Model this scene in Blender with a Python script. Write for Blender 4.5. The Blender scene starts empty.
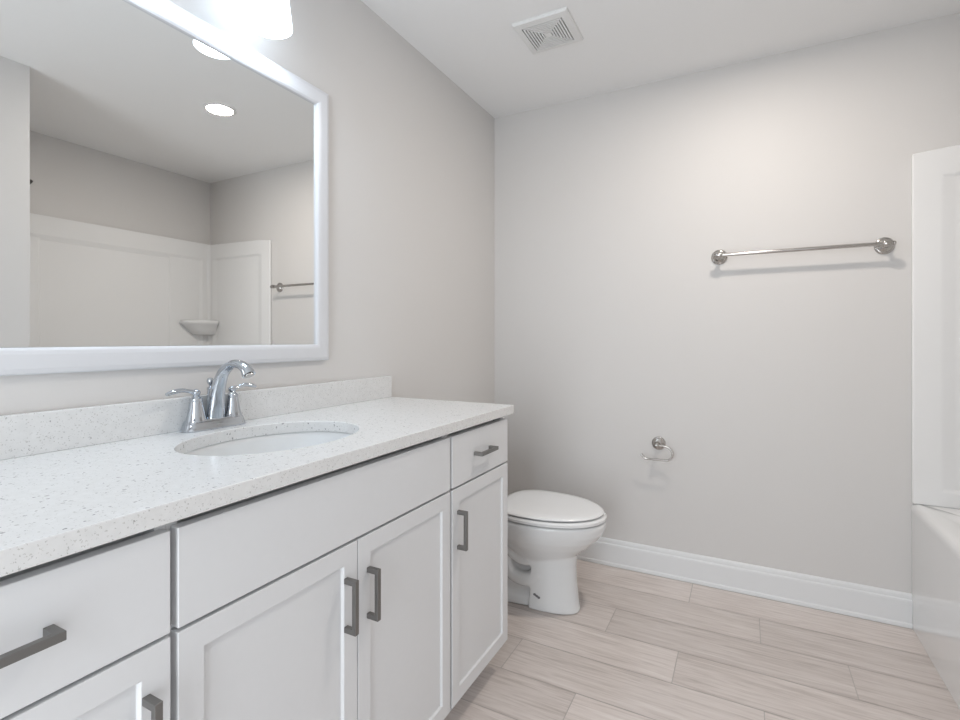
import bpy, bmesh, math, random
from math import pi, sin, cos, radians
from mathutils import Vector, Matrix

sc = bpy.context.scene
C = sc.collection

# ------------------------------------------------------------------ camera
L = 2.613      # back wall (y)
W = 2.607      # right wall (x)
H = 2.44       # ceiling
cam_d = bpy.data.cameras.new('camera')
cam = bpy.data.objects.new('camera', cam_d)
C.objects.link(cam)
cam.location = (1.280, 0.0, 1.162)
cam.rotation_euler = (pi / 2, 0, 0.4843)
cam_d.sensor_width = 36.0
cam_d.lens = 36.0 * 503.2 / 960
cam_d.shift_y = -20.5 / 960
cam_d.clip_start = 0.02
sc.camera = cam

# ------------------------------------------------------------------ world, lights, exposure
wd = bpy.data.worlds.new('world')
sc.world = wd
wd.use_nodes = True
wd.node_tree.nodes['Background'].inputs[0].default_value = (0.95, 0.97, 1.0, 1)
wd.node_tree.nodes['Background'].inputs[1].default_value = 0.05

def area(name, loc, rot, sx, sy, power, col, shape='RECTANGLE', spread=180):
    l = bpy.data.lights.new(name, 'AREA')
    l.shape = shape
    l.spread = radians(spread)
    l.size, l.size_y, l.energy, l.color = sx, sy, power, col
    o = bpy.data.objects.new(name, l)
    C.objects.link(o)
    o.location = loc
    o.rotation_euler = rot
    return o

# added fill light, no seen source, set in the assumed doorway behind the camera
area('doorway_fill', (0.95, -1.02, 1.03), (pi / 2, 0, 0), 0.86, 1.98, 26.0, (0.89, 0.95, 1.0))
CAN_W = 9.5        # recessed ceiling light
CAN_COL = (1.0, 0.91, 0.82)
SHADE_E = 3.2       # vanity light shades, frosted glass
DIFF_W = 1.25       # downward light of each shade
SHADE_COL = (0.72, 0.86, 1.0)

vs = sc.view_settings
vs.view_transform = 'Standard'
vs.look = 'None'
vs.exposure = 0.18
vs.gamma = 1.0
vs.use_curve_mapping = False

# ------------------------------------------------------------------ materials
def new_mat(name):
    m = bpy.data.materials.new(name)
    m.use_nodes = True
    nt = m.node_tree
    return m, nt, nt.nodes['Principled BSDF']

def simple(name, col, rough=0.5, metal=0.0, bump=0.0, bscale=300.0, coat=0.0, spec=0.5, var=0.0):
    m, nt, p = new_mat(name)
    p.inputs['Roughness'].default_value = rough
    p.inputs['Metallic'].default_value = metal
    p.inputs['Coat Weight'].default_value = coat
    p.inputs['Specular IOR Level'].default_value = spec
    tc = nt.nodes.new('ShaderNodeTexCoord')
    nz = nt.nodes.new('ShaderNodeTexNoise')
    nz.inputs['Scale'].default_value = bscale
    nz.inputs['Detail'].default_value = 3
    nt.links.new(tc.outputs['Object'], nz.inputs['Vector'])
    mx = nt.nodes.new('ShaderNodeMix')
    mx.data_type = 'RGBA'
    mx.inputs[6].default_value = (*[c * (1 - var) for c in col], 1)
    mx.inputs[7].default_value = (*[min(1, c * (1 + var)) for c in col], 1)
    nt.links.new(nz.outputs['Fac'], mx.inputs[0])
    nt.links.new(mx.outputs[2], p.inputs['Base Color'])
    if bump:
        b = nt.nodes.new('ShaderNodeBump')
        b.inputs['Strength'].default_value = bump
        b.inputs['Distance'].default_value = 0.001
        nt.links.new(nz.outputs['Fac'], b.inputs['Height'])
        nt.links.new(b.outputs['Normal'], p.inputs['Normal'])
    return m

M = {}
M['wall'] = simple('wall_paint', (0.70, 0.684, 0.672), 0.55, bump=0.12, bscale=380, spec=0.35, var=0.012)
M['ceiling'] = simple('ceiling_paint', (0.89, 0.89, 0.89), 0.75, bump=0.15, bscale=160, spec=0.3, var=0.012)
M['trim'] = simple('trim_gloss_white', (0.80, 0.81, 0.82), 0.28, bump=0.02, bscale=40)
M['cabinet'] = simple('cabinet_white', (0.73, 0.737, 0.75), 0.33, bump=0.02, bscale=60, var=0.01)
M['cabinet_inside'] = simple('cabinet_inside', (0.55, 0.53, 0.50), 0.6)
M['porcelain'] = simple('porcelain', (0.80, 0.81, 0.815), 0.10, coat=0.4, bscale=20)
M['sink'] = simple('vitreous_china_satin', (0.78, 0.79, 0.795), 0.38, bscale=20)
M['seat'] = simple('toilet_seat_plastic', (0.86, 0.865, 0.87), 0.18, bscale=20)
M['acrylic'] = simple('tub_acrylic', (0.86, 0.86, 0.86), 0.12, coat=0.5, bscale=6, bump=0.02)
M['chrome'] = simple('chrome', (0.56, 0.59, 0.63), 0.05, 1.0)
M['nickel'] = simple('brushed_nickel', (0.52, 0.50, 0.48), 0.15, 1.0)
M['pewter'] = simple('pewter_handle', (0.23, 0.225, 0.218), 0.38, 0.9, bump=0.05, bscale=500)
M['bronze'] = simple('dark_shower_metal', (0.10, 0.095, 0.09), 0.35, 0.8)
M['frame'] = simple('mirror_frame_white', (0.70, 0.705, 0.73), 0.35, bump=0.02, bscale=50)
M['dark'] = simple('dark_cavity', (0.03, 0.03, 0.03), 0.8)
M['vent'] = simple('vent_plastic', (0.80, 0.80, 0.795), 0.45)
M['logo'] = simple('grey_print', (0.18, 0.18, 0.19), 0.5)
m, nt, p = new_mat('mirror_silver')
p.inputs['Metallic'].default_value = 1
p.inputs['Roughness'].default_value = 0.0
p.inputs['Base Color'].default_value = (0.87, 0.88, 0.875, 1)
M['mirror'] = m

def glow(name, col, strength):
    m, nt, p = new_mat(name)
    p.inputs['Base Color'].default_value = (0.9, 0.9, 0.9, 1)
    p.inputs['Roughness'].default_value = 0.3
    p.inputs['Emission Color'].default_value = (*col, 1)
    p.inputs['Emission Strength'].default_value = strength
    return m
M['shade'] = glow('frosted_glass_lit', SHADE_COL, SHADE_E)
M['bulb'] = glow('lamp_diffuser', SHADE_COL, 8.0)
M['led'] = glow('led_diffuser', CAN_COL, 8.0)

# quartz: white with small grey and tan flecks
m, nt, p = new_mat('quartz')
N = nt.nodes.new
lk = nt.links.new
tc = N('ShaderNodeTexCoord')
def flecks(scale, thr, seed):
    v = N('ShaderNodeTexVoronoi')
    v.inputs['Scale'].default_value = scale
    mp = N('ShaderNodeMapping')
    mp.inputs['Location'].default_value = (seed, seed * 2, seed * 3)
    lk(tc.outputs['Object'], mp.inputs['Vector'])
    nz = N('ShaderNodeTexNoise')
    nz.inputs['Scale'].default_value = scale * 1.7
    add = N('ShaderNodeMix')
    add.data_type = 'VECTOR'
    add.inputs[0].default_value = 0.006
    lk(mp.outputs[0], nz.inputs['Vector'])
    lk(mp.outputs[0], add.inputs[4])
    lk(nz.outputs['Color'], add.inputs[5])
    lk(add.outputs[1], v.inputs['Vector'])
    sep = N('ShaderNodeSeparateColor')
    lk(v.outputs['Color'], sep.inputs[0])
    # threshold radius changes from cell to cell, most cells have none
    mr = N('ShaderNodeMapRange')
    mr.inputs[1].default_value = 0.45
    mr.inputs[2].default_value = 1.0
    mr.inputs[3].default_value = 0.0
    mr.inputs[4].default_value = thr
    lk(sep.outputs[0], mr.inputs[0])
    lt = N('ShaderNodeMath')
    lt.operation = 'LESS_THAN'
    lk(v.outputs['Distance'], lt.inputs[0])
    lk(mr.outputs[0], lt.inputs[1])
    return lt.outputs[0], sep.outputs[1]
def mixc(fac, a, b):
    x = N('ShaderNodeMix')
    x.data_type = 'RGBA'
    if hasattr(fac, 'is_linked') or not isinstance(fac, float):
        lk(fac, x.inputs[0])
    else:
        x.inputs[0].default_value = fac
    for i, s in ((6, a), (7, b)):
        if isinstance(s, tuple):
            x.inputs[i].default_value = (*s, 1)
        else:
            lk(s, x.inputs[i])
    return x.outputs[2]
f1, r1 = flecks(118, 0.31, 1.3)
f2, r2 = flecks(260, 0.36, 4.7)
big = mixc(r1, (0.30, 0.30, 0.31), (0.44, 0.43, 0.42))
small = mixc(r2, (0.48, 0.48, 0.48), (0.60, 0.59, 0.57))
cloud = N('ShaderNodeTexNoise')
cloud.inputs['Scale'].default_value = 70
lk(tc.outputs['Object'], cloud.inputs['Vector'])
base = mixc(cloud.outputs['Fac'], (0.70, 0.70, 0.695), (0.80, 0.80, 0.80))
c1 = mixc(f2, base, small)
c2 = mixc(f1, c1, big)
lk(c2, p.inputs['Base Color'])
p.inputs['Roughness'].default_value = 0.22
M['quartz'] = m

# wood-look porcelain plank
m, nt, p = new_mat('plank_tile')
N = nt.nodes.new
lk = nt.links.new
at = N('ShaderNodeAttribute')
at.attribute_name = 'plank'
tc = N('ShaderNodeTexCoord')
sep = N('ShaderNodeSeparateColor')
lk(at.outputs['Color'], sep.inputs[0])
off = N('ShaderNodeVectorMath')
off.operation = 'MULTIPLY_ADD'
off.inputs[1].default_value = (9, 7, 5)
lk(at.outputs['Color'], off.inputs[0])
lk(tc.outputs['Object'], off.inputs[2])
def grain(sx, sy, det, dist=0.0):
    mp = N('ShaderNodeMapping')
    mp.inputs['Scale'].default_value = (sx, sy, 1)
    lk(off.outputs[0], mp.inputs['Vector'])
    nz = N('ShaderNodeTexNoise')
    nz.inputs['Scale'].default_value = 1
    nz.inputs['Detail'].default_value = det
    nz.inputs['Roughness'].default_value = 0.62
    nz.inputs['Distortion'].default_value = dist
    lk(mp.outputs[0], nz.inputs['Vector'])
    return nz.outputs['Fac']
g1 = grain(5, 95, 6, 0.5)
g2 = grain(2.0, 16, 4, 1.4)
g3 = grain(14, 260, 3)
cr = N('ShaderNodeValToRGB')
cr.color_ramp.elements[0].position = 0.34
cr.color_ramp.elements[0].color = (0.505, 0.445, 0.412, 1)
cr.color_ramp.elements[1].position = 0.64
cr.color_ramp.elements[1].color = (0.775, 0.715, 0.683, 1)
e = cr.color_ramp.elements.new(0.5)
e.color = (0.68, 0.612, 0.578, 1)
mm = N('ShaderNodeMath')
mm.operation = 'MULTIPLY_ADD'
mm.inputs[1].default_value = 0.5
lk(g1, mm.inputs[0])
m2 = N('ShaderNodeMath')
m2.operation = 'MULTIPLY_ADD'
m2.inputs[1].default_value = 0.35
lk(g2, m2.inputs[0])
m3 = N('ShaderNodeMath')
m3.operation = 'MULTIPLY'
m3.inputs[1].default_value = 0.15
lk(g3, m3.inputs[0])
lk(m3.outputs[0], m2.inputs[2])
lk(m2.outputs[0], mm.inputs[2])
lk(mm.outputs[0], cr.inputs[0])
hs = N('ShaderNodeHueSaturation')
mr = N('ShaderNodeMapRange')
mr.inputs[3].default_value = 0.90
mr.inputs[4].default_value = 1.08
lk(sep.outputs[0], mr.inputs[0])
lk(mr.outputs[0], hs.inputs['Value'])
lk(cr.outputs[0], hs.inputs['Color'])
lk(hs.outputs[0], p.inputs['Base Color'])
p.inputs['Roughness'].default_value = 0.42
bp = N('ShaderNodeBump')
bp.inputs['Strength'].default_value = 0.12
bp.inputs['Distance'].default_value = 0.001
lk(mm.outputs[0], bp.inputs['Height'])
lk(bp.outputs['Normal'], p.inputs['Normal'])
M['plank'] = m
M['grout'] = simple('grout', (0.50, 0.465, 0.44), 0.8, bscale=200, var=0.05)

# ------------------------------------------------------------------ helpers
def link(name, bm, mats, parent=None, smooth=False, bevel=0.0, seg=2, recalc=True, angle=35):
    me = bpy.data.meshes.new(name)
    if recalc:
        bmesh.ops.recalc_face_normals(bm, faces=bm.faces[:])
    bm.to_mesh(me)
    bm.free()
    for mt in (mats if isinstance(mats, (list, tuple)) else [mats]):
        me.materials.append(mt)
    o = bpy.data.objects.new(name, me)
    C.objects.link(o)
    if parent:
        o.parent = parent
        o.matrix_parent_inverse = Matrix.Translation(-world_loc(parent))
    if bevel:
        b = o.modifiers.new('bevel', 'BEVEL')
        b.width = bevel
        b.segments = seg
        b.limit_method = 'ANGLE'
        b.angle_limit = radians(angle)
        b.harden_normals = False
    if smooth or bevel:
        for f in me.polygons:
            f.use_smooth = True
        me.set_sharp_from_angle(angle=radians(40)) if not bevel else None
    if bevel:
        w = o.modifiers.new('wn', 'WEIGHTED_NORMAL')
        w.keep_sharp = True
    return o

def world_loc(o):
    # part meshes are laid out in world coordinates, so only a thing's Empty shifts its children
    return o.location.copy() if o.parent is None else Vector((0, 0, 0))

def empty(name, label, cat, loc, group=None):
    o = bpy.data.objects.new(name, None)
    o.empty_display_size = 0.05
    o.location = loc
    C.objects.link(o)
    return tag(o, label, cat, group)

def tag(o, label, cat, group=None):
    o['label'] = label
    o['category'] = cat
    if group:
        o['group'] = group
    return o

def struct(name, bm, mt, label=None, **k):
    o = link(name, bm, mt, **k)
    o['kind'] = 'structure'
    if label:
        o['label'] = label
    return o

def box(bm, x0, x1, y0, y1, z0, z1):
    vs_ = [bm.verts.new((x, y, z)) for x in (x0, x1) for y in (y0, y1) for z in (z0, z1)]
    idx = [(0, 1, 3, 2), (4, 6, 7, 5), (0, 4, 5, 1), (2, 3, 7, 6), (0, 2, 6, 4), (1, 5, 7, 3)]
    return [bm.faces.new([vs_[i] for i in f]) for f in idx]

def boxm(*a):
    bm = bmesh.new()
    box(bm, *a)
    return bm

def loft(bm, rings, cap0=True, cap1=True, closed=True):
    rr = [[bm.verts.new(p_) for p_ in r] for r in rings]
    n = len(rr[0])
    for a, b in zip(rr, rr[1:]):
        for i in range(n if closed else n - 1):
            j = (i + 1) % n
            bm.faces.new((a[i], a[j], b[j], b[i]))
    if cap0:
        bm.faces.new(rr[0][::-1])
    if cap1:
        bm.faces.new(rr[-1])
    return rr

def lathe(bm, prof, origin=(0, 0, 0), axis=(0, 0, 1), n=32, cap0=True, cap1=True):
    ax = Vector(axis).normalized()
    q = Vector((0, 0, 1)).rotation_difference(ax).to_matrix()
    o = Vector(origin)
    rings = [[o + q @ Vector((max(r, 1e-5) * cos(2 * pi * i / n), max(r, 1e-5) * sin(2 * pi * i / n), h)) for i in range(n)] for r, h in prof]
    loft(bm, rings, cap0, cap1)

def catmull(pts, k=8):
    P = [Vector(p_) for p_ in pts]
    P = [2 * P[0] - P[1]] + P + [2 * P[-1] - P[-2]]
    out = []
    for i in range(1, len(P) - 2):
        for j in range(k):
            t = j / k
            a, b, c, d = P[i - 1], P[i], P[i + 1], P[i + 2]
            out.append(0.5 * ((2 * b) + (c - a) * t + (2 * a - 5 * b + 4 * c - d) * t * t + (3 * b - a - 3 * c + d) * t ** 3))
    out.append(P[-2])
    return out

def sweep(bm, pts, rad, n=16, side=None, flat=None, k=8):
    """tube along pts; rad per control point; flat scales the section along the 'side' axis"""
    path = catmull(pts, k)
    m_ = len(path)
    def interp(seq, t):
        x = t * (len(seq) - 1)
        i = min(int(x), len(seq) - 2)
        f = x - i
        return seq[i] * (1 - f) + seq[i + 1] * f
    rings = []
    up = Vector(side) if side else Vector((0, 0, 1))
    prev = None
    for i, c_ in enumerate(path):
        t = (path[min(i + 1, m_ - 1)] - path[max(i - 1, 0)]).normalized()
        if prev is None:
            u = up - up.dot(t) * t
            if u.length < 1e-3:
                u = Vector((1, 0, 0)) - Vector((1, 0, 0)).dot(t) * t
        else:
            u = prev - prev.dot(t) * t
        u.normalize()
        prev = u
        v = t.cross(u)
        f = i / (m_ - 1)
        r = interp(rad, f)
        fl = interp(flat, f) if flat else 1.0
        rings.append([c_ + u * (r * fl * cos(2 * pi * a / n)) + v * (r * sin(2 * pi * a / n)) for a in range(n)])
    loft(bm, rings)

def sphere(bm, c_, r, sc_=(1, 1, 1)):
    mt = Matrix.Translation(c_) @ Matrix.Diagonal((*sc_, 1))
    bmesh.ops.create_uvsphere(bm, u_segments=20, v_segments=12, radius=r, matrix=mt)

# ------------------------------------------------------------------ room shell
YN = -1.05      # near wall, behind the camera
XW = 1.705      # wall beside the camera, ends at the tub alcove
YT = 1.105      # near end of the alcove
T = 0.1
struct('ceiling', boxm(-T, W + T, YN - T, L + T, H, H + T), M['ceiling'])
struct('wall_left', boxm(-T, 0, YN - T, L + T, 0, H), M['wall'])
struct('wall_back', boxm(0, W + T, L, L + T, 0, H), M['wall'])
struct('wall_right', boxm(W, W + T, YT, L, 0, H), M['wall'])
bm = bmesh.new()
box(bm, XW, W + T, YN, YT, 0, H)
struct('wall_closet', bm, M['wall'])
bm = bmesh.new()
box(bm, 0, 0.50, YN - T, YN, 0, H)
box(bm, 1.40, XW + T, YN - T, YN, 0, H)
box(bm, 0.50, 1.40, YN - T, YN, 2.04, H)
struct('wall_near', bm, M['wall'])

# floor: grout bed with plank tiles, one mesh
random.seed(5)
bm = bmesh.new()
fc = box(bm, 0, W, YN - T, L, -0.05, -0.0012)
for f in fc:
    f.material_index = 1
lay = bm.loops.layers.float_color.new('plank')
RH, PL, GR = 0.1965, 0.8172, 0.0014
y_base = 1.4135
r0 = int((YN - T - y_base) / RH) - 1
for r in range(r0, 8):
    ya, yb = y_base + r * RH, y_base + (r + 1) * RH
    xs = 0.789 - 0.2724 * r
    xs -= math.ceil(xs / PL) * PL
    while xs < W:
        x0, x1 = max(xs, 0.0), min(xs + PL, W)
        y0, y1 = max(ya, YN - T), min(yb, L)
        if x1 - x0 > 0.02 and y1 - y0 > 0.004:
            col = (random.random(), random.random(), random.random(), 1)
            g = GR
            f = bm.faces.new([bm.verts.new(v) for v in ((x0 + g, y0 + g, 0), (x1 - g, y0 + g, 0), (x1 - g, y1 - g, 0), (x0 + g, y1 - g, 0))])
            f.material_index = 0
            for lp in f.loops:
                lp[lay] = col
        xs += PL
for f in bm.faces:
    if f.material_index == 1:
        for lp in f.loops:
            lp[lay] = (0.5, 0.5, 0.5, 1)
struct('floor', bm, [M['plank'], M['grout']], recalc=False)

# baseboards: profile (depth from wall, height)
BP = [(0.0, 0.0), (0.0175, 0.0), (0.0175, 0.004), (0.0165, 0.014), (0.0135, 0.019), (0.0135, 0.103), (0.0125, 0.109), (0.0095, 0.113), (0.0095, 0.119),
      (0.0085, 0.127), (0.006, 0.132), (0.003, 0.1345), (0.0, 0.1345)]
def baseboard(name, a, b, nrm):
    bm = bmesh.new()
    a, b, nn = Vector((*a, 0)), Vector((*b, 0)), Vector((*nrm, 0))
    rings = [[p_ + nn * d + Vector((0, 0, h)) for d, h in BP] for p_ in (a, b)]
    loft(bm, rings)
    struct(name, bm, M['trim'])
baseboard('baseboard_back', (0.0, L), (1.8765, L), (0, -1))
baseboard('baseboard_left', (0.0, 1.632), (0.0, L - 0.018), (1, 0))
baseboard('baseboard_closet', (XW, YN), (XW, YT), (-1, 0))
baseboard('baseboard_closet_end', (XW, YT), (1.8765, YT), (0, 1))

# ------------------------------------------------------------------ vanity cabinets
XB, XD = 0.524, 0.545      # carcass front, door front
ZT, ZB = 0.900, 0.110
CT_TOP = 0.931

def carcass(name, y0, y1, loc_y, label, mid=True, center=False):
    t = empty(name, label, 'cabinet', (0.27, loc_y, 0.0))
    bm = bmesh.new()
    th = 0.016
    box(bm, 0.004, XB - 0.0, y0, y0 + th, ZB, ZT)
    box(bm, 0.004, XB - 0.0, y1 - th, y1, ZB, ZT)
    box(bm, 0.004, XB - 0.001, y0 + th, y1 - th, ZB, ZB + th)
    box(bm, 0.004, 0.012, y0 + th, y1 - th, ZB + th, ZT)
    # face frame rails and stiles
    fr = 0.019
    box(bm, XB - 0.044, XB - 0.030, y0 + th, y1 - th, ZT - 0.035, ZT - 0.0005)
    box(bm, XB - fr, XB, y0 + th, y1 - th, 0.716, 0.752)
    if center:
        box(bm, XB - fr, XB, 0.822, 0.844, ZB + th, 0.716)
    box(bm, 0.452, 0.466, y0, y1, 0.0, ZB)          # toe kick board
    link('cabinet_body', bm, M['cabinet'], t)
    return t

def shaker(name, y0, y1, z0, z1, parent, st=0.057, slope=0.004, rec=0.0065):
    bm = bmesh.new()
    fs = box(bm, XB + 0.001, XD, y0, y1, z0, z1)
    front = fs[1]
    bm.normal_update()
    bmesh.ops.inset_individual(bm, faces=[front], thickness=st, depth=0)
    bm.normal_update()
    bmesh.ops.inset_individual(bm, faces=[front], thickness=slope, depth=-rec)
    o = link(name, bm, M['cabinet'], parent)
    bv = o.modifiers.new('bevel', 'BEVEL')
    bv.width, bv.segments, bv.limit_method, bv.angle_limit = 0.001, 2, 'ANGLE', radians(50)
    return o

def slab(name, y0, y1, z0, z1, parent):
    return link(name, boxm(XB + 0.001, XD, y0, y1, z0, z1), M['cabinet'], parent, bevel=0.0015, seg=2)

HL, HW, HP = 0.112, 0.0112, 0.031
def handle(yc, zc, vertical, parent):
    bm = bmesh.new()
    h, w = HL / 2, HW / 2
    x0, x1, x2 = XD - 0.0002, XD + HP - HW * 0.85, XD + HP
    # one clean bridge-shaped outline extruded
    prof = [(-h, x0), (-h, x2), (h, x2), (h, x0), (h - HW, x0), (h - HW, x1), (-h + HW, x1), (-h + HW, x0)]
    ra, rb = [], []
    for s, x in prof:
        if vertical:
            ra.append(bm.verts.new((x, yc - w, zc + s)))
            rb.append(bm.verts.new((x, yc + w, zc + s)))
        else:
            ra.append(bm.verts.new((x, yc + s, zc - w)))
            rb.append(bm.verts.new((x, yc + s, zc + w)))
    n = len(prof)
    for i in range(n):
        j = (i + 1) % n
        bm.faces.new((ra[i], ra[j], rb[j], rb[i]))
    for r in (ra, rb):
        bm.faces.new((r[0], r[1], r[6], r[7]))
        bm.faces.new((r[1], r[2], r[5], r[6]))
        bm.faces.new((r[2], r[3], r[4], r[5]))
    o = link('handle', bm, M['pewter'], parent, bevel=0.0009, seg=2)
    o['label'] = 'dark pewter square bar handle'
    return o

S0, S1, S2, S3 = 0.050, 0.4415, 1.222, 1.608      # cabinet seams
DT, DB = 0.7315, 0.112
ZR0, ZR1 = 0.7375, 0.8855
# left cabinet
t = carcass('vanity_cabinet', S0, S1 - 0.0005, 0.245, 'white vanity cabinet left of the sink base, cut off by the photo edge')
d = slab('drawer', S0 + 0.006, S1 - 0.0055, ZR0, ZR1, t)
handle(0.241, 0.815, False, d)
d = shaker('door', S0 + 0.006, S1 - 0.0055, DB, DT, t)
handle(0.402, 0.612, True, d)
# sink base
t = carcass('vanity_cabinet', S1 + 0.0005, S2 - 0.0005, 0.832, 'wide white two-door vanity cabinet under the oval sink', center=True)
slab('false_front', S1 + 0.0055, S2 - 0.0055, ZR0, ZR1, t)
d = shaker('door', S1 + 0.0055, 0.8325, DB, DT, t)
handle(0.797, 0.610, True, d)
d = shaker('door', 0.8355, S2 - 0.0055, DB, DT, t)
handle(0.868, 0.605, True, d)
# right cabinet
t = carcass('vanity_cabinet', S2 + 0.0005, S3, 1.415, 'narrow white vanity cabinet beside the toilet, one small drawer over one door')
d = slab('drawer', S2 + 0.0065, S3 - 0.003, ZR0, ZR1, t)
handle(1.412, 0.812, False, d)
d = shaker('door', S2 + 0.0065, S3 - 0.003, DB, DT, t)
handle(1.260, 0.612, True, d)

# ------------------------------------------------------------------ countertop with oval cut-out, backsplash
SX, SY, SA, SB = 0.280, 0.845, 0.169, 0.222     # sink centre and half axes
CX0, CX1, CY0, CY1 = 0.0015, 0.5585, 0.035, 1.630
ct = empty('countertop', 'speckled white quartz countertop running over the three vanity cabinets', 'countertop', (0.28, 0.83, 0.9005))
bm = bmesh.new()
n = 96
angs = [2 * pi * i / n for i in range(n)]
corner = [math.atan2(y - SY, x - SX) % (2 * pi) for x in (CX0, CX1) for y in (CY0, CY1)]
angs = sorted(set([round(a, 6) for a in angs] + [round(a, 6) for a in corner]))
def rect_pt(a):
    dx, dy = cos(a), sin(a)
    ts = []
    if abs(dx) > 1e-9:
        ts += [(CX1 - SX) / dx if dx > 0 else (CX0 - SX) / dx]
    if abs(dy) > 1e-9:
        ts += [(CY1 - SY) / dy if dy > 0 else (CY0 - SY) / dy]
    t_ = min(ts)
    return SX + dx * t_, SY + dy * t_
def ell_pt(a):
    dx, dy = cos(a), sin(a)
    r = 1 / math.sqrt((dx / SA) ** 2 + (dy / SB) ** 2)
    return SX + dx * r, SY + dy * r
zb, zt = 0.901, CT_TOP
rings = [[(*rect_pt(a), zb) for a in angs], [(*rect_pt(a), zt) for a in angs], [(*ell_pt(a), zt) for a in angs], [(*ell_pt(a), zb) for a in angs]]
rr = [[bm.verts.new(p_) for p_ in r] for r in rings]
for i in range(4):
    A, B = rr[i], rr[(i + 1) % 4]
    for j in range(len(angs)):
        k = (j + 1) % len(angs)
        bm.faces.new((A[j], A[k], B[k], B[j]))
link('slab', bm, M['quartz'], ct, bevel=0.0025, seg=3, angle=40)
link('backsplash', boxm(0.0015, 0.021, CY0, CY1, CT_TOP, CT_TOP + 0.084), M['quartz'], ct, bevel=0.0015, seg=2)

# undermount basin
sk = empty('sink', 'white oval undermount sink basin set below the countertop', 'sink', (SX, SY, 0.75))
bm = bmesh.new()
def ering(a, b, z, cx=SX, cy=SY, n=64):
    return [(cx + a * cos(2 * pi * i / n), cy + b * sin(2 * pi * i / n), z) for i in range(n)]
inner = [(1.10, 0.9005), (1.028, 0.9005), (1.012, 0.897), (1.0, 0.885), (0.965, 0.850), (0.90, 0.815), (0.78, 0.783), (0.60, 0.762), (0.35, 0.752), (0.13, 0.749)]
outer = [(0.13, 0.740), (0.36, 0.742), (0.62, 0.752), (0.80, 0.772), (0.93, 0.806), (1.0, 0.845), (1.035, 0.885), (1.10, 0.889)]
rings = [ering(SA * s, SB * s, z) for s, z in inner + outer]
rr = loft(bm, rings, False, False)
n_ = len(rr[0])
for i in range(n_):
    bm.faces.new((rr[-1][i], rr[-1][(i + 1) % n_], rr[0][(i + 1) % n_], rr[0][i]))
link('basin', bm, M['sink'], sk, smooth=True)
bm = bmesh.new()
lathe(bm, [(0.0335, 0.0), (0.0335, 0.004), (0.029, 0.0055), (0.024, 0.003), (0.022, 0.006), (0.010, 0.009), (0.0, 0.0095)], (SX, SY, 0.7475), n=28)
link('drain', bm, M['chrome'], sk, smooth=True)

# ------------------------------------------------------------------ faucet
FX, FY, FZ = 0.0485, 0.844, CT_TOP + 0.0003
fa = empty('faucet', 'chrome two-handle faucet with arched spout standing behind the sink', 'faucet', (FX, FY, FZ))
bm = bmesh.new()
def stadium(hx, hy, z, r, n=10):
    pts = []
    for (sx, sy, a0) in ((1, 1, 0), (-1, 1, pi / 2), (-1, -1, pi), (1, -1, 3 * pi / 2)):
        for i in range(n + 1):
            a = a0 + (pi / 2) * i / n
            pts.append((FX + sx * (hx - r) + r * cos(a), FY + sy * (hy - r) + r * sin(a), z))
    return pts
loft(bm, [stadium(0.0262, 0.0835, FZ, 0.018), stadium(0.0268, 0.0840, FZ + 0.003, 0.018), stadium(0.0250, 0.0820, FZ + 0.007, 0.018), stadium(0.0240, 0.0790, FZ + 0.016, 0.018),
          stadium(0.0232, 0.0765, FZ + 0.023, 0.0175), stadium(0.0205, 0.0735, FZ + 0.027, 0.017)])
link('base_plate', bm, M['chrome'], fa, smooth=True)
bm = bmesh.new()
sweep(bm, [(0.050, FY, FZ + 0.022), (0.055, FY, FZ + 0.055), (0.064, FY, FZ + 0.100), (0.083, FY, FZ + 0.142), (0.115, FY, FZ + 0.165), (0.146, FY, FZ + 0.168), (0.171, FY, FZ + 0.158), (0.184, FY, FZ + 0.142)],
      [0.0250, 0.0225, 0.0185, 0.0155, 0.0140, 0.0135, 0.0145, 0.0170], n=24, side=(1, 0, 0), flat=[0.80, 0.85, 0.85, 0.85, 0.80, 0.80, 0.85, 0.90], k=10)
sp = link('spout', bm, M['chrome'], fa, smooth=True)
bm = bmesh.new()
lathe(bm, [(0.0115, 0), (0.0115, 0.0035)], (0.1855, FY, FZ + 0.1390), (-0.5, 0, 0.87), n=20)
link('aerator', bm, M['nickel'], sp, smooth=True)
bm = bmesh.new()
lathe(bm, [(0.0100, 0.0), (0.0085, 0.05), (0.0075, 0.074), (0.0085, 0.076), (0.0085, 0.080), (0.0040, 0.083), (0.0040, 0.087), (0.0065, 0.090), (0.0090, 0.095), (0.0090, 0.100), (0.006, 0.105), (0.0, 0.1065)],
      (0.0335, FY - 0.001, FZ + 0.024), n=20)
link('lift_rod', bm, M['chrome'], fa, smooth=True)
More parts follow.
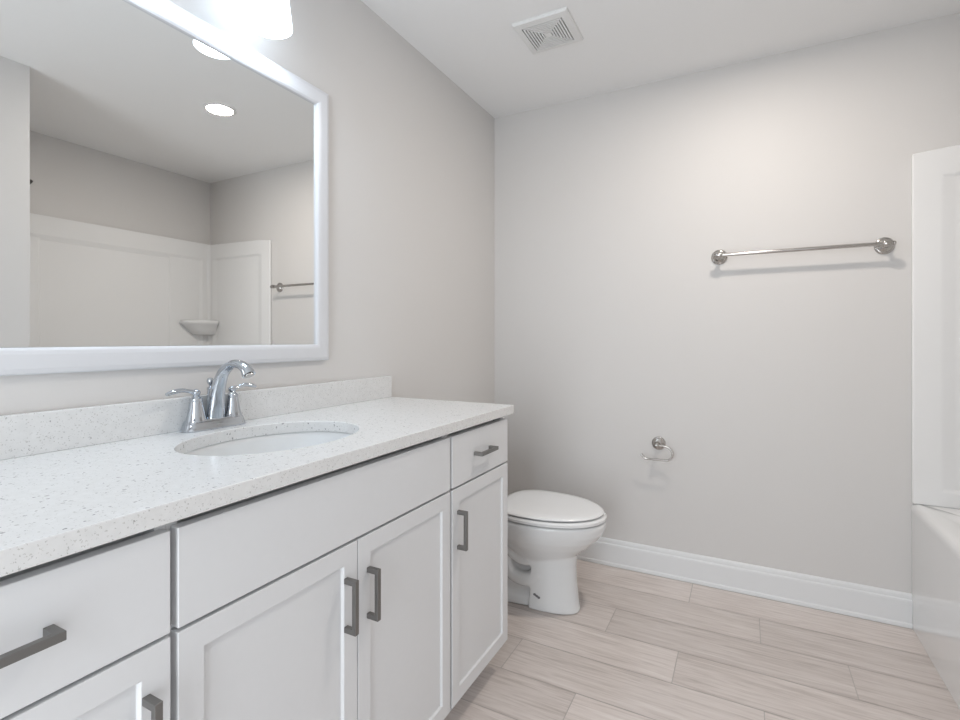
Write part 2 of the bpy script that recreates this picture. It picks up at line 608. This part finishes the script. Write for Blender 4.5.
for s in (-1, 1):
    hy = FY + s * 0.0508
    bm = bmesh.new()
    lathe(bm, [(0.0245, 0.0), (0.0245, 0.002), (0.0235, 0.004), (0.0205, 0.016), (0.0175, 0.032), (0.0152, 0.046), (0.0142, 0.052), (0.0152, 0.055), (0.0142, 0.058), (0.0105, 0.061), (0.0075, 0.066), (0.0065, 0.070), (0.0, 0.0705)],
          (0.050, hy, FZ + 0.024), n=28)
    hd = link('handle_body', bm, M['chrome'], fa, smooth=True)
    bm = bmesh.new()
    zc = FZ + 0.096
    sphere(bm, (0.050, hy, zc), 0.0105, (1, 1, 0.85))
    ll = 0.079 if s < 0 else 0.066
    sweep(bm, [(0.050, hy, zc + 0.001), (0.052, hy + s * 0.020, zc + 0.0055), (0.055, hy + s * ll * 0.51, zc + 0.0095), (0.0580, hy + s * ll * 0.78, zc + 0.0075), (0.060, hy + s * ll, zc + 0.003)],
          [0.0070, 0.0055, 0.0070, 0.0082, 0.0055], n=14, side=(0, 0, 1), flat=[0.9, 0.85, 0.75, 0.70, 0.75])
    link('lever', bm, M['chrome'], hd, smooth=True)

# ------------------------------------------------------------------ mirror
MY0, MY1, MZ0, MZ1 = 0.275, 1.286, 1.092, 2.002
mi = empty('mirror', 'large white framed wall mirror hanging above the faucet', 'mirror', (0.0, (MY0 + MY1) / 2, MZ0))
FWD = 0.054
bm = bmesh.new()
def frame_ring(ins, x):
    return [(x, MY0 + ins, MZ0 + ins), (x, MY1 - ins, MZ0 + ins), (x, MY1 - ins, MZ1 - ins), (x, MY0 + ins, MZ1 - ins)]
prof = [(0.0, 0.0005), (0.0, 0.017), (0.003, 0.020), (0.012, 0.0225), (0.040, 0.0225), (FWD - 0.006, 0.021), (FWD - 0.003, 0.019), (FWD, 0.016), (FWD, 0.0085), (FWD, 0.0005)]
rr = loft(bm, [frame_ring(*p_) for p_ in prof], False, False)
for i in range(4):
    bm.faces.new((rr[-1][i], rr[-1][(i + 1) % 4], rr[0][(i + 1) % 4], rr[0][i]))
link('frame', bm, M['frame'], mi)
g = link('mirror_glass', boxm(0.003, 0.0095, MY0 + FWD + 0.0005, MY1 - FWD - 0.0005, MZ0 + FWD + 0.0005, MZ1 - FWD - 0.0005), M['mirror'], mi)

# ------------------------------------------------------------------ vanity light
vl = empty('vanity_light', 'two-shade vanity light with frosted white glass shades above the mirror', 'wall light', (0.0, 0.78, 2.21))
bm = bmesh.new()
box(bm, 0.0005, 0.022, 0.70, 0.86, 2.165, 2.275)
link('back_plate', bm, M['chrome'], vl, bevel=0.004, seg=3)
bm = bmesh.new()
sweep(bm, [(0.022, 0.78, 2.22), (0.09, 0.78, 2.225), (0.122, 0.78, 2.235)], [0.009, 0.009, 0.009], n=14)
sweep(bm, [(0.122, 0.598, 2.235), (0.122, 0.78, 2.235), (0.122, 0.967, 2.235)], [0.009, 0.009, 0.009], n=14)
link('arm', bm, M['chrome'], vl, smooth=True)
for y in (0.610, 0.955):
    bm = bmesh.new()
    lathe(bm, [(0.0, 0.0), (0.026, 0.0), (0.026, 0.028), (0.020, 0.034), (0.0, 0.034)], (0.122, y, 2.198), n=28)
    sk_ = link('socket', bm, M['chrome'], vl, smooth=True)
    bm = bmesh.new()
    pr_ = [(0.0, 2.198), (0.030, 2.198), (0.036, 2.190), (0.044, 2.160), (0.051, 2.110), (0.0570, 2.060), (0.0605, 2.028), (0.061, 2.024), (0.0585, 2.0235), (0.0565, 2.026), (0.0545, 2.040), (0.049, 2.090), (0.042, 2.150), (0.034, 2.186), (0.0, 2.190)]
    lathe(bm, pr_, (0.122, y, 0.0), n=40)
    sh = link('lamp_shade', bm, M['shade'], vl, smooth=True)
    bm = bmesh.new()
    lathe(bm, [(0.0, 2.044), (0.0530, 2.044), (0.0555, 2.030), (0.045, 2.0285), (0.0, 2.028)], (0.122, y, 0.0), n=40)
    link('lamp_diffuser', bm, M['bulb'], sh, smooth=True)
    area('vanity_lamp', (0.122, y, 2.0265), (0, 0, 0), 0.104, 0.104, DIFF_W, SHADE_COL, 'DISK')

# ------------------------------------------------------------------ recessed ceiling light
rl = empty('recessed_light', 'round recessed ceiling light seen glowing in the mirror', 'ceiling light', (1.318, 1.80, H))
bm = bmesh.new()
lathe(bm, [(0.067, -0.0035), (0.070, -0.006), (0.082, -0.0035), (0.085, 0.0), (0.067, 0.0)], (1.318, 1.80, H), n=48, cap0=False, cap1=False)
link('trim_ring', bm, M['vent'], rl, smooth=True)
bm = bmesh.new()
lathe(bm, [(0.066, 0.0), (0.066, -0.0032), (0.0, -0.0035)], (1.318, 1.80, H), n=48)
link('lamp_lens', bm, M['led'], rl, smooth=True)
area('recessed_lamp', (1.318, 1.80, H - 0.0045), (0, 0, 0), 0.128, 0.128, CAN_W, CAN_COL, 'DISK')

# ------------------------------------------------------------------ exhaust fan grille
VX, VY, VH = 0.560, 1.978, 0.1155
ve = empty('exhaust_vent', 'square white ceiling exhaust fan cover with concentric slots', 'ceiling vent', (VX, VY, H))
def sq(h, z):
    return [(VX - h, VY - h, z), (VX + h, VY - h, z), (VX + h, VY + h, z), (VX - h, VY + h, z)]
bm = bmesh.new()
loft(bm, [sq(VH, H - 0.0003), sq(VH, H - 0.006), sq(VH - 0.005, H - 0.0125), sq(0.089, H - 0.0155), sq(0.085, H - 0.017), sq(0.085, H - 0.0003)], False, False)
link('cover_frame', bm, M['vent'], ve, bevel=0.0015, seg=2)
link('cavity', boxm(VX - 0.0845, VX + 0.0845, VY - 0.0845, VY + 0.0845, H - 0.0025, H - 0.0006), M['dark'], ve)
bm = bmesh.new()
P_ = 0.0112
for k in range(6):
    h1 = 0.0845 - k * P_ - 0.0045
    h0 = h1 - 0.0065
    rr = loft(bm, [sq(h1, H - 0.0165), sq(h0, H - 0.0165), sq(h0 + 0.001, H - 0.006), sq(h1 + 0.001, H - 0.006)], False, False)
    for i in range(4):
        bm.faces.new((rr[-1][i], rr[-1][(i + 1) % 4], rr[0][(i + 1) % 4], rr[0][i]))
hc = 0.0845 - 6 * P_ - 0.003
loft(bm, [sq(hc, H - 0.0165), sq(hc, H - 0.003)])
box(bm, VX - 0.0845, VX + 0.0845, VY - 0.002, VY + 0.002, H - 0.0080, H - 0.0055)
link('louver', bm, M['vent'], ve)

# ------------------------------------------------------------------ towel bar
def rosette(bm, x, y, z, r, ax=(0, -1, 0)):
    lathe(bm, [(0.0, 0.0), (r, 0.0), (r, 0.004), (r * 0.93, 0.007), (r * 0.78, 0.0085), (r * 0.74, 0.012), (r * 0.66, 0.0145), (r * 0.45, 0.0165), (r * 0.36, 0.021), (r * 0.27, 0.030), (r * 0.25, 0.042), (0.0, 0.042)],
          (x, y, z), ax, n=40)
TBX0, TBX1, TBZ = 1.175, 1.789, 1.548
YB = L - 0.064
tb = empty('towel_bar', 'polished metal towel bar mounted high on the back wall', 'towel bar', ((TBX0 + TBX1) / 2, L, TBZ))
for x, s in ((TBX0, -1), (TBX1, 1)):
    bm = bmesh.new()
    rosette(bm, x, L - 0.0003, TBZ, 0.0350)
    lathe(bm, [(0.0, -0.015), (0.0115, -0.015), (0.0135, -0.011), (0.0135, 0.011), (0.0115, 0.015), (0.0, 0.015)], (x, YB, TBZ), (1, 0, 0), n=24)
    lathe(bm, [(0.0075, 0.035), (0.0078, 0.05), (0.0, 0.0615)], (x, L, TBZ), (0, -1, 0), n=16)
    po = link('post', bm, M['nickel'], tb, smooth=True)
    bm = bmesh.new()
    lathe(bm, [(0.005, 0.013), (0.005, 0.015), (0.0075, 0.0160), (0.0090, 0.0185), (0.0090, 0.0210), (0.0070, 0.0245), (0.0035, 0.0262), (0.0, 0.0265)], (x, YB, TBZ), (s, 0, 0), n=20)
    link('finial', bm, M['nickel'], po, smooth=True)
bm = bmesh.new()
lathe(bm, [(0.0080, 0), (0.0080, TBX1 - TBX0 - 0.016)], (TBX0 + 0.008, YB, TBZ), (1, 0, 0), n=20)
link('bar', bm, M['nickel'], tb, smooth=True)

# ------------------------------------------------------------------ toilet paper holder
HX, HZ = 0.904, 0.650
th = empty('toilet_paper_holder', 'empty open-hook toilet paper holder low on the back wall', 'toilet paper holder', (HX, L, HZ))
bm = bmesh.new()
rosette(bm, HX, L - 0.0003, HZ, 0.0325)
lathe(bm, [(0.0075, 0.038), (0.0080, 0.048), (0.0115, 0.055), (0.0125, 0.062), (0.0115, 0.070), (0.006, 0.075), (0.0, 0.0755)], (HX, L, HZ), (0, -1, 0), n=20)
link('post', bm, M['nickel'], th, smooth=True)
bm = bmesh.new()
yh = L - 0.063
hook = [(HX, yh, HZ), (0.925, yh, 0.650), (0.948, yh, 0.6475), (0.967, yh, 0.637), (0.976, yh, 0.615), (0.968, yh, 0.593), (0.948, yh, 0.582), (0.905, yh, 0.5815), (0.862, yh, 0.581), (0.848, yh, 0.583), (0.838, yh, 0.592), (0.830, yh, 0.602)]
sweep(bm, hook, [0.0048] * 9 + [0.0052, 0.0055, 0.0055], n=12, side=(0, 1, 0))
link('hook', bm, M['nickel'], th, smooth=True)

# ------------------------------------------------------------------ toilet
TY = 2.098
to = empty('toilet', 'white elongated toilet with closed lid between the vanity and the back wall', 'toilet', (0.40, TY, 0.0))
def egg(xf, xb, hw, z, sq_b=0.0, n=56, pw=2.0, yc=TY):
    """outline elongated towards +x, rounder or squarer at the back"""
    xc = xb + (xf - xb) * 0.40
    pts = []
    for i in range(n):
        a = 2 * pi * i / n
        ca, sa = cos(a), sin(a)
        e = 2.0 / (pw if ca > 0 else pw + sq_b)
        x = math.copysign(abs(ca) ** e, ca)
        y = math.copysign(abs(sa) ** e, sa)
        x = xc + x * ((xf - xc) if ca > 0 else (xc - xb))
        pts.append((x, yc + y * hw, z))
    return pts
bm = bmesh.new()
# bowl
loft(bm, [egg(0.624, 0.36, 0.092, 0.215), egg(0.636, 0.34, 0.104, 0.232), egg(0.664, 0.31, 0.124, 0.258), egg(0.699, 0.28, 0.146, 0.287), egg(0.734, 0.26, 0.166, 0.320), egg(0.756, 0.25, 0.178, 0.350),
          egg(0.765, 0.245, 0.184, 0.375), egg(0.767, 0.245, 0.186, 0.392), egg(0.762, 0.25, 0.182, 0.3975)])
# front column
def col(xf, xb, hw, z, n=40, nose=0.165):
    pts = []
    for i in range(n):
        a = -pi / 2 + pi * i / (n - 1)
        pts.append((xf - nose + nose * abs(cos(a)) ** 0.9, TY + hw * math.copysign(abs(sin(a)) ** 0.9, sin(a)), z))
    pts += [(xb, TY + hw, z), (xb, TY - hw, z)]
    return pts
loft(bm, [col(0.658, 0.452, 0.079, 0.0005), col(0.658, 0.452, 0.079, 0.012), col(0.651, 0.455, 0.080, 0.05), col(0.643, 0.463, 0.085, 0.12), col(0.640, 0.467, 0.091, 0.19), col(0.645, 0.465, 0.095, 0.235)])
# rear body, foot and tank deck
loft(bm, [egg(0.56, 0.10, 0.077, 0.0005, 3), egg(0.56, 0.10, 0.077, 0.024, 3), egg(0.56, 0.11, 0.075, 0.042, 3), egg(0.55, 0.115, 0.058, 0.058, 3), egg(0.53, 0.12, 0.052, 0.20, 3), egg(0.53, 0.12, 0.080, 0.30, 3), egg(0.50, 0.10, 0.110, 0.34, 3)])
loft(bm, [egg(0.42, 0.03, 0.110, 0.325, 6), egg(0.44, 0.02, 0.125, 0.36, 6), egg(0.44, 0.02, 0.128, 0.392, 6), egg(0.43, 0.025, 0.124, 0.397, 6)])
# trapway ridges
for s in (-1, 1):
    sweep(bm, [(0.50, TY + s * 0.058, 0.155), (0.44, TY + s * 0.060, 0.120), (0.37, TY + s * 0.060, 0.135), (0.33, TY + s * 0.060, 0.21), (0.27, TY + s * 0.056, 0.255), (0.20, TY + s * 0.050, 0.20), (0.18, TY + s * 0.050, 0.06)], [0.032] * 7, n=16)
    sweep(bm, [(0.52, TY + s * 0.070, 0.245), (0.44, TY + s * 0.078, 0.205), (0.38, TY + s * 0.080, 0.225), (0.33, TY + s * 0.078, 0.290)], [0.020] * 4, n=14)
bo = link('bowl', bm, M['porcelain'], to, smooth=True)
rm = bo.modifiers.new('union', 'REMESH')
rm.mode = 'VOXEL'
rm.voxel_size = 0.005
rm.use_smooth_shade = True
sm = bo.modifiers.new('soft', 'SMOOTH')
sm.factor = 0.5
sm.iterations = 6
# seat and lid
bm = bmesh.new()
loft(bm, [egg(0.757, 0.325, 0.180, 0.4025, 1), egg(0.766, 0.318, 0.188, 0.4055, 1), egg(0.768, 0.316, 0.190, 0.416, 1), egg(0.761, 0.320, 0.185, 0.4235, 1)])
link('seat', bm, M['seat'], to, smooth=True)
bm = bmesh.new()
loft(bm, [egg(0.745, 0.314, 0.177, 0.4275, 1), egg(0.755, 0.308, 0.184, 0.4295, 1), egg(0.757, 0.306, 0.186, 0.433, 1), egg(0.753, 0.310, 0.183, 0.4375, 1), egg(0.741, 0.320, 0.174, 0.4405, 1), egg(0.693, 0.36, 0.140, 0.4435, 1), egg(0.593, 0.43, 0.06, 0.4450, 1)])
link('lid', bm, M['seat'], to, smooth=True)
for s in (-1, 1):
    bm = bmesh.new()
    lathe(bm, [(0.0, -0.022), (0.011, -0.022), (0.011, 0.022), (0.0, 0.022)], (0.296, TY + s * 0.075, 0.414), (0, 1, 0), n=16)
    box(bm, 0.272, 0.300, TY + s * 0.075 - 0.018, TY + s * 0.075 + 0.018, 0.3975, 0.4115)
    link('hinge', bm, M['seat'], to, smooth=True)
# tank
def rrect(x0, x1, hw, z, r=0.03, n=8):
    pts = []
    for (cx, cy, a0) in ((x1 - r, TY + hw - r, 0), (x0 + r, TY + hw - r, pi / 2), (x0 + r, TY - hw + r, pi), (x1 - r, TY - hw + r, 3 * pi / 2)):
        for i in range(n + 1):
            a = a0 + (pi / 2) * i / n
            pts.append((cx + r * cos(a), cy + r * sin(a), z))
    return pts
bm = bmesh.new()
loft(bm, [rrect(0.035, 0.185, 0.175, 0.398), rrect(0.028, 0.195, 0.190, 0.43), rrect(0.025, 0.205, 0.212, 0.60), rrect(0.022, 0.208, 0.216, 0.738)])
tk = link('tank', bm, M['porcelain'], to, smooth=True)
bm = bmesh.new()
loft(bm, [rrect(0.018, 0.213, 0.220, 0.7385), rrect(0.014, 0.217, 0.223, 0.743), rrect(0.014, 0.217, 0.223, 0.766), rrect(0.02, 0.21, 0.217, 0.772)])
link('tank_lid', bm, M['porcelain'], tk, smooth=True)
bm = bmesh.new()
lathe(bm, [(0.0, 0.0), (0.012, 0.0), (0.012, 0.012), (0.0, 0.014)], (0.207, TY - 0.155, 0.68), (1, 0, 0), n=16)
sweep(bm, [(0.219, TY - 0.155, 0.68), (0.221, TY - 0.12, 0.677), (0.221, TY - 0.085, 0.672)], [0.006, 0.006, 0.007], n=10)
link('flush_lever', bm, M['chrome'], tk, smooth=True)
# small printed mark low on the pedestal side
bm = bmesh.new()
for i, u in enumerate((0.484, 0.493, 0.502)):
    zz = 0.0700 - i * 0.0045
    sphere(bm, (u, TY - 0.0818, zz), 0.0064, (1.1, 0.3, 0.85))
link('mark', bm, M['logo'], to, smooth=True)

# ------------------------------------------------------------------ bathtub and surround
BX0, BX1 = 1.875, W - 0.003
BY0, BY1 = YT + 0.003, L - 0.002
ZRIM = 0.503
tu = empty('bathtub', 'glossy white alcove bathtub with a flat apron along the floor', 'bathtub', (BX0, (BY0 + BY1) / 2, 0))
def rr2(x0, x1, y0, y1, z, r, n=6):
    pts = []
    for (cx, cy, a0) in ((x1 - r, y1 - r, 0), (x0 + r, y1 - r, pi / 2), (x0 + r, y0 + r, pi), (x1 - r, y0 + r, 3 * pi / 2)):
        for i in range(n + 1):
            a = a0 + (pi / 2) * i / n
            pts.append((cx + r * cos(a), cy + r * sin(a), z))
    return pts
bm = bmesh.new()
r_ = 0.002
loft(bm, [rr2(BX0 + 0.002, BX1, BY0, BY1, 0.0005, r_), rr2(BX0 + 0.0015, BX1, BY0, BY1, 0.10, r_), rr2(BX0 + 0.001, BX1, BY0, BY1, 0.40, r_), rr2(BX0, BX1, BY0, BY1, 0.470, r_), rr2(BX0, BX1, BY0, BY1, 0.482, r_),
          rr2(BX0 + 0.003, BX1, BY0, BY1, 0.493, r_), rr2(BX0 + 0.010, BX1, BY0, BY1, 0.500, r_), rr2(BX0 + 0.020, BX1, BY0, BY1, ZRIM, r_),
          rr2(BX0 + 0.085, BX1 - 0.055, BY0 + 0.09, BY1 - 0.15, ZRIM, 0.10), rr2(BX0 + 0.094, BX1 - 0.062, BY0 + 0.10, BY1 - 0.162, 0.497, 0.10), rr2(BX0 + 0.100, BX1 - 0.067, BY0 + 0.106, BY1 - 0.17, 0.48, 0.10),
          rr2(BX0 + 0.125, BX1 - 0.09, BY0 + 0.13, BY1 - 0.22, 0.20, 0.11), rr2(BX0 + 0.16, BX1 - 0.12, BY0 + 0.16, BY1 - 0.28, 0.13, 0.10), rr2(BX0 + 0.22, BX1 - 0.18, BY0 + 0.22, BY1 - 0.36, 0.115, 0.08)])
link('tub_shell', bm, M['acrylic'], tu, smooth=True)
bm = bmesh.new()
lathe(bm, [(0.0, 0.0), (0.034, 0.0), (0.034, 0.004), (0.028, 0.008), (0.0, 0.009)], (2.24, BY0 + 0.1205, 0.37), (0, 1, 0.1), n=28)
link('overflow_plate', bm, M['chrome'], tu, smooth=True)

ZS = 1.907
su = empty('shower_surround', 'glossy white three-panel tub surround lining the alcove above the bathtub', 'shower surround', (2.24, (BY0 + BY1) / 2, ZRIM))
PT = 0.021      # panel thickness
def panel(name, org, ua, na, lu, z0, z1a, z1b, recesses):
    """panel lying on a wall: org start point, ua along the wall, na into the room; sloped-edge recesses (u0,u1,z0,z1)"""
    bm = bmesh.new()
    us = sorted(set([0, lu] + [q for r in recesses for q in (r[0], r[1], r[0] + r[4], r[1] - r[4])]))
    zs = sorted(set([z0, z1a] + [q for r in recesses for q in (r[2], r[3], r[2] + r[5], r[3] - r[5])]))
    ua, na, org = Vector(ua), Vector(na), Vector(org)
    def depth(u, z):
        for a, b, c, d_, su_, sz_, dp in recesses:
            if a + su_ - 1e-6 <= u <= b - su_ + 1e-6 and c + sz_ - 1e-6 <= z <= d_ - sz_ + 1e-6:
                return PT - dp
        return PT
    grid = {}
    for i, u in enumerate(us):
        for j, z in enumerate(zs):
            zz = z
            if z == z1a:
                zz = z1a + (z1b - z1a) * min(1, u / 0.25)
            grid[i, j] = bm.verts.new(org + ua * u + na * depth(u, z) + Vector((0, 0, zz)))
    for i in range(len(us) - 1):
        for j in range(len(zs) - 1):
            bm.faces.new((grid[i, j], grid[i + 1, j], grid[i + 1, j + 1], grid[i, j + 1]))
    # back and rim
    ext = bmesh.ops.extrude_edge_only(bm, edges=[e for e in bm.edges if e.is_boundary])
    for v in [g_ for g_ in ext['geom'] if isinstance(g_, bmesh.types.BMVert)]:
        d_ = (v.co - org).dot(na)
        v.co -= na * (d_ - 0.001)
    be = [e for e in bm.edges if e.is_boundary]
    bmesh.ops.contextual_create(bm, geom=be)
    return link(name, bm, M['acrylic'], su, bevel=0.006, seg=4, angle=12)
LU = BX1 - BX0
panel('end_panel', (BX0, L, 0), (1, 0, 0), (0, -1, 0), LU, ZRIM, ZS, 1.930, [(0.090, LU - 0.06, 0.56, 1.812, 0.045, 0.012, 0.010)])
panel('end_panel', (BX0, YT, 0), (1, 0, 0), (0, 1, 0), LU, ZRIM, ZS, 1.930, [(0.090, LU - 0.06, 0.56, 1.812, 0.045, 0.012, 0.010)])
BLEN = BY1 - BY0 - 2 * PT - 0.002
panel('back_panel', (W, BY0 + PT, 0), (0, 1, 0), (-1, 0, 0), BLEN, ZRIM, 1.932, 1.932, [(0.350, BLEN - 0.305, 0.58, 1.790, 0.010, 0.010, 0.013), (0.05, BLEN - 0.05, 0.56, 1.812, 0.03, 0.02, 0.008)])
# corner coves and shelf
def fan(cx, cy, r, z, sx, sy, n=14, pw=1.0):
    pts = [(cx, cy, z)]
    for i in range(n + 1):
        a = (pi / 2) * i / n
        pts.append((cx + sx * r * cos(a) ** pw, cy + sy * r * sin(a) ** pw, z))
    return pts
xc_, yc_ = W - PT + 0.003, L - PT + 0.003
bm = bmesh.new()
def shelf(k, z, n=20):
    pts = [(xc_, yc_, z)]
    for i in range(n + 1):
        a = (pi / 2) * i / n
        pts.append((xc_ - 0.115 * k * cos(a) ** 0.8, yc_ - 0.245 * k * sin(a) ** 0.8, z))
    return pts
loft(bm, [shelf(0.50, 1.199), shelf(0.58, 1.204), shelf(0.74, 1.240), shelf(0.90, 1.276), shelf(0.97, 1.284), shelf(1.0, 1.293), shelf(1.0, 1.304), shelf(0.97, 1.311), shelf(0.93, 1.313), shelf(0.89, 1.310), shelf(0.84, 1.305)])
o = link('soap_shelf', bm, M['acrylic'], su, smooth=True)
o['label'] = 'rounded corner soap shelf'
bm = bmesh.new()
def cove(z, r=0.035, n=8):
    pts = [(xc_ + 0.004, yc_ + 0.004, z)]
    for i in range(n + 1):
        a = (pi / 2) * i / n
        pts.append((xc_ - r + r * sin(a), yc_ - r + r * cos(a), z))
    return pts
loft(bm, [cove(ZRIM + 0.0005), cove(1.929)])
link('corner_cove', bm, M['acrylic'], su, smooth=True)

# ------------------------------------------------------------------ shower head (its tip shows in the mirror)
sh_ = empty('shower_fixture', 'dark shower head whose tip peeks past the wall edge in the mirror', 'shower head', (2.24, YT, 2.06))
bm = bmesh.new()
lathe(bm, [(0.0, 0.0), (0.032, 0.0), (0.028, 0.006), (0.012, 0.010), (0.0, 0.010)], (2.24, YT + 0.0005, 2.075), (0, 1, 0), n=24)
sweep(bm, [(2.24, YT + 0.004, 2.075), (2.24, YT + 0.06, 2.085), (2.24, YT + 0.115, 2.065), (2.24, YT + 0.148, 2.040)], [0.0105] * 4, n=14)
link('shower_arm', bm, M['bronze'], sh_, smooth=True)
bm = bmesh.new()
lathe(bm, [(0.0, 0.0), (0.014, 0.0), (0.016, 0.012), (0.022, 0.022), (0.041, 0.046), (0.043, 0.055), (0.040, 0.058), (0.0, 0.060)], (2.24, YT + 0.140, 2.046), (0, 0.76, -0.65), n=28)
link('spray_head', bm, M['bronze'], sh_, smooth=True)
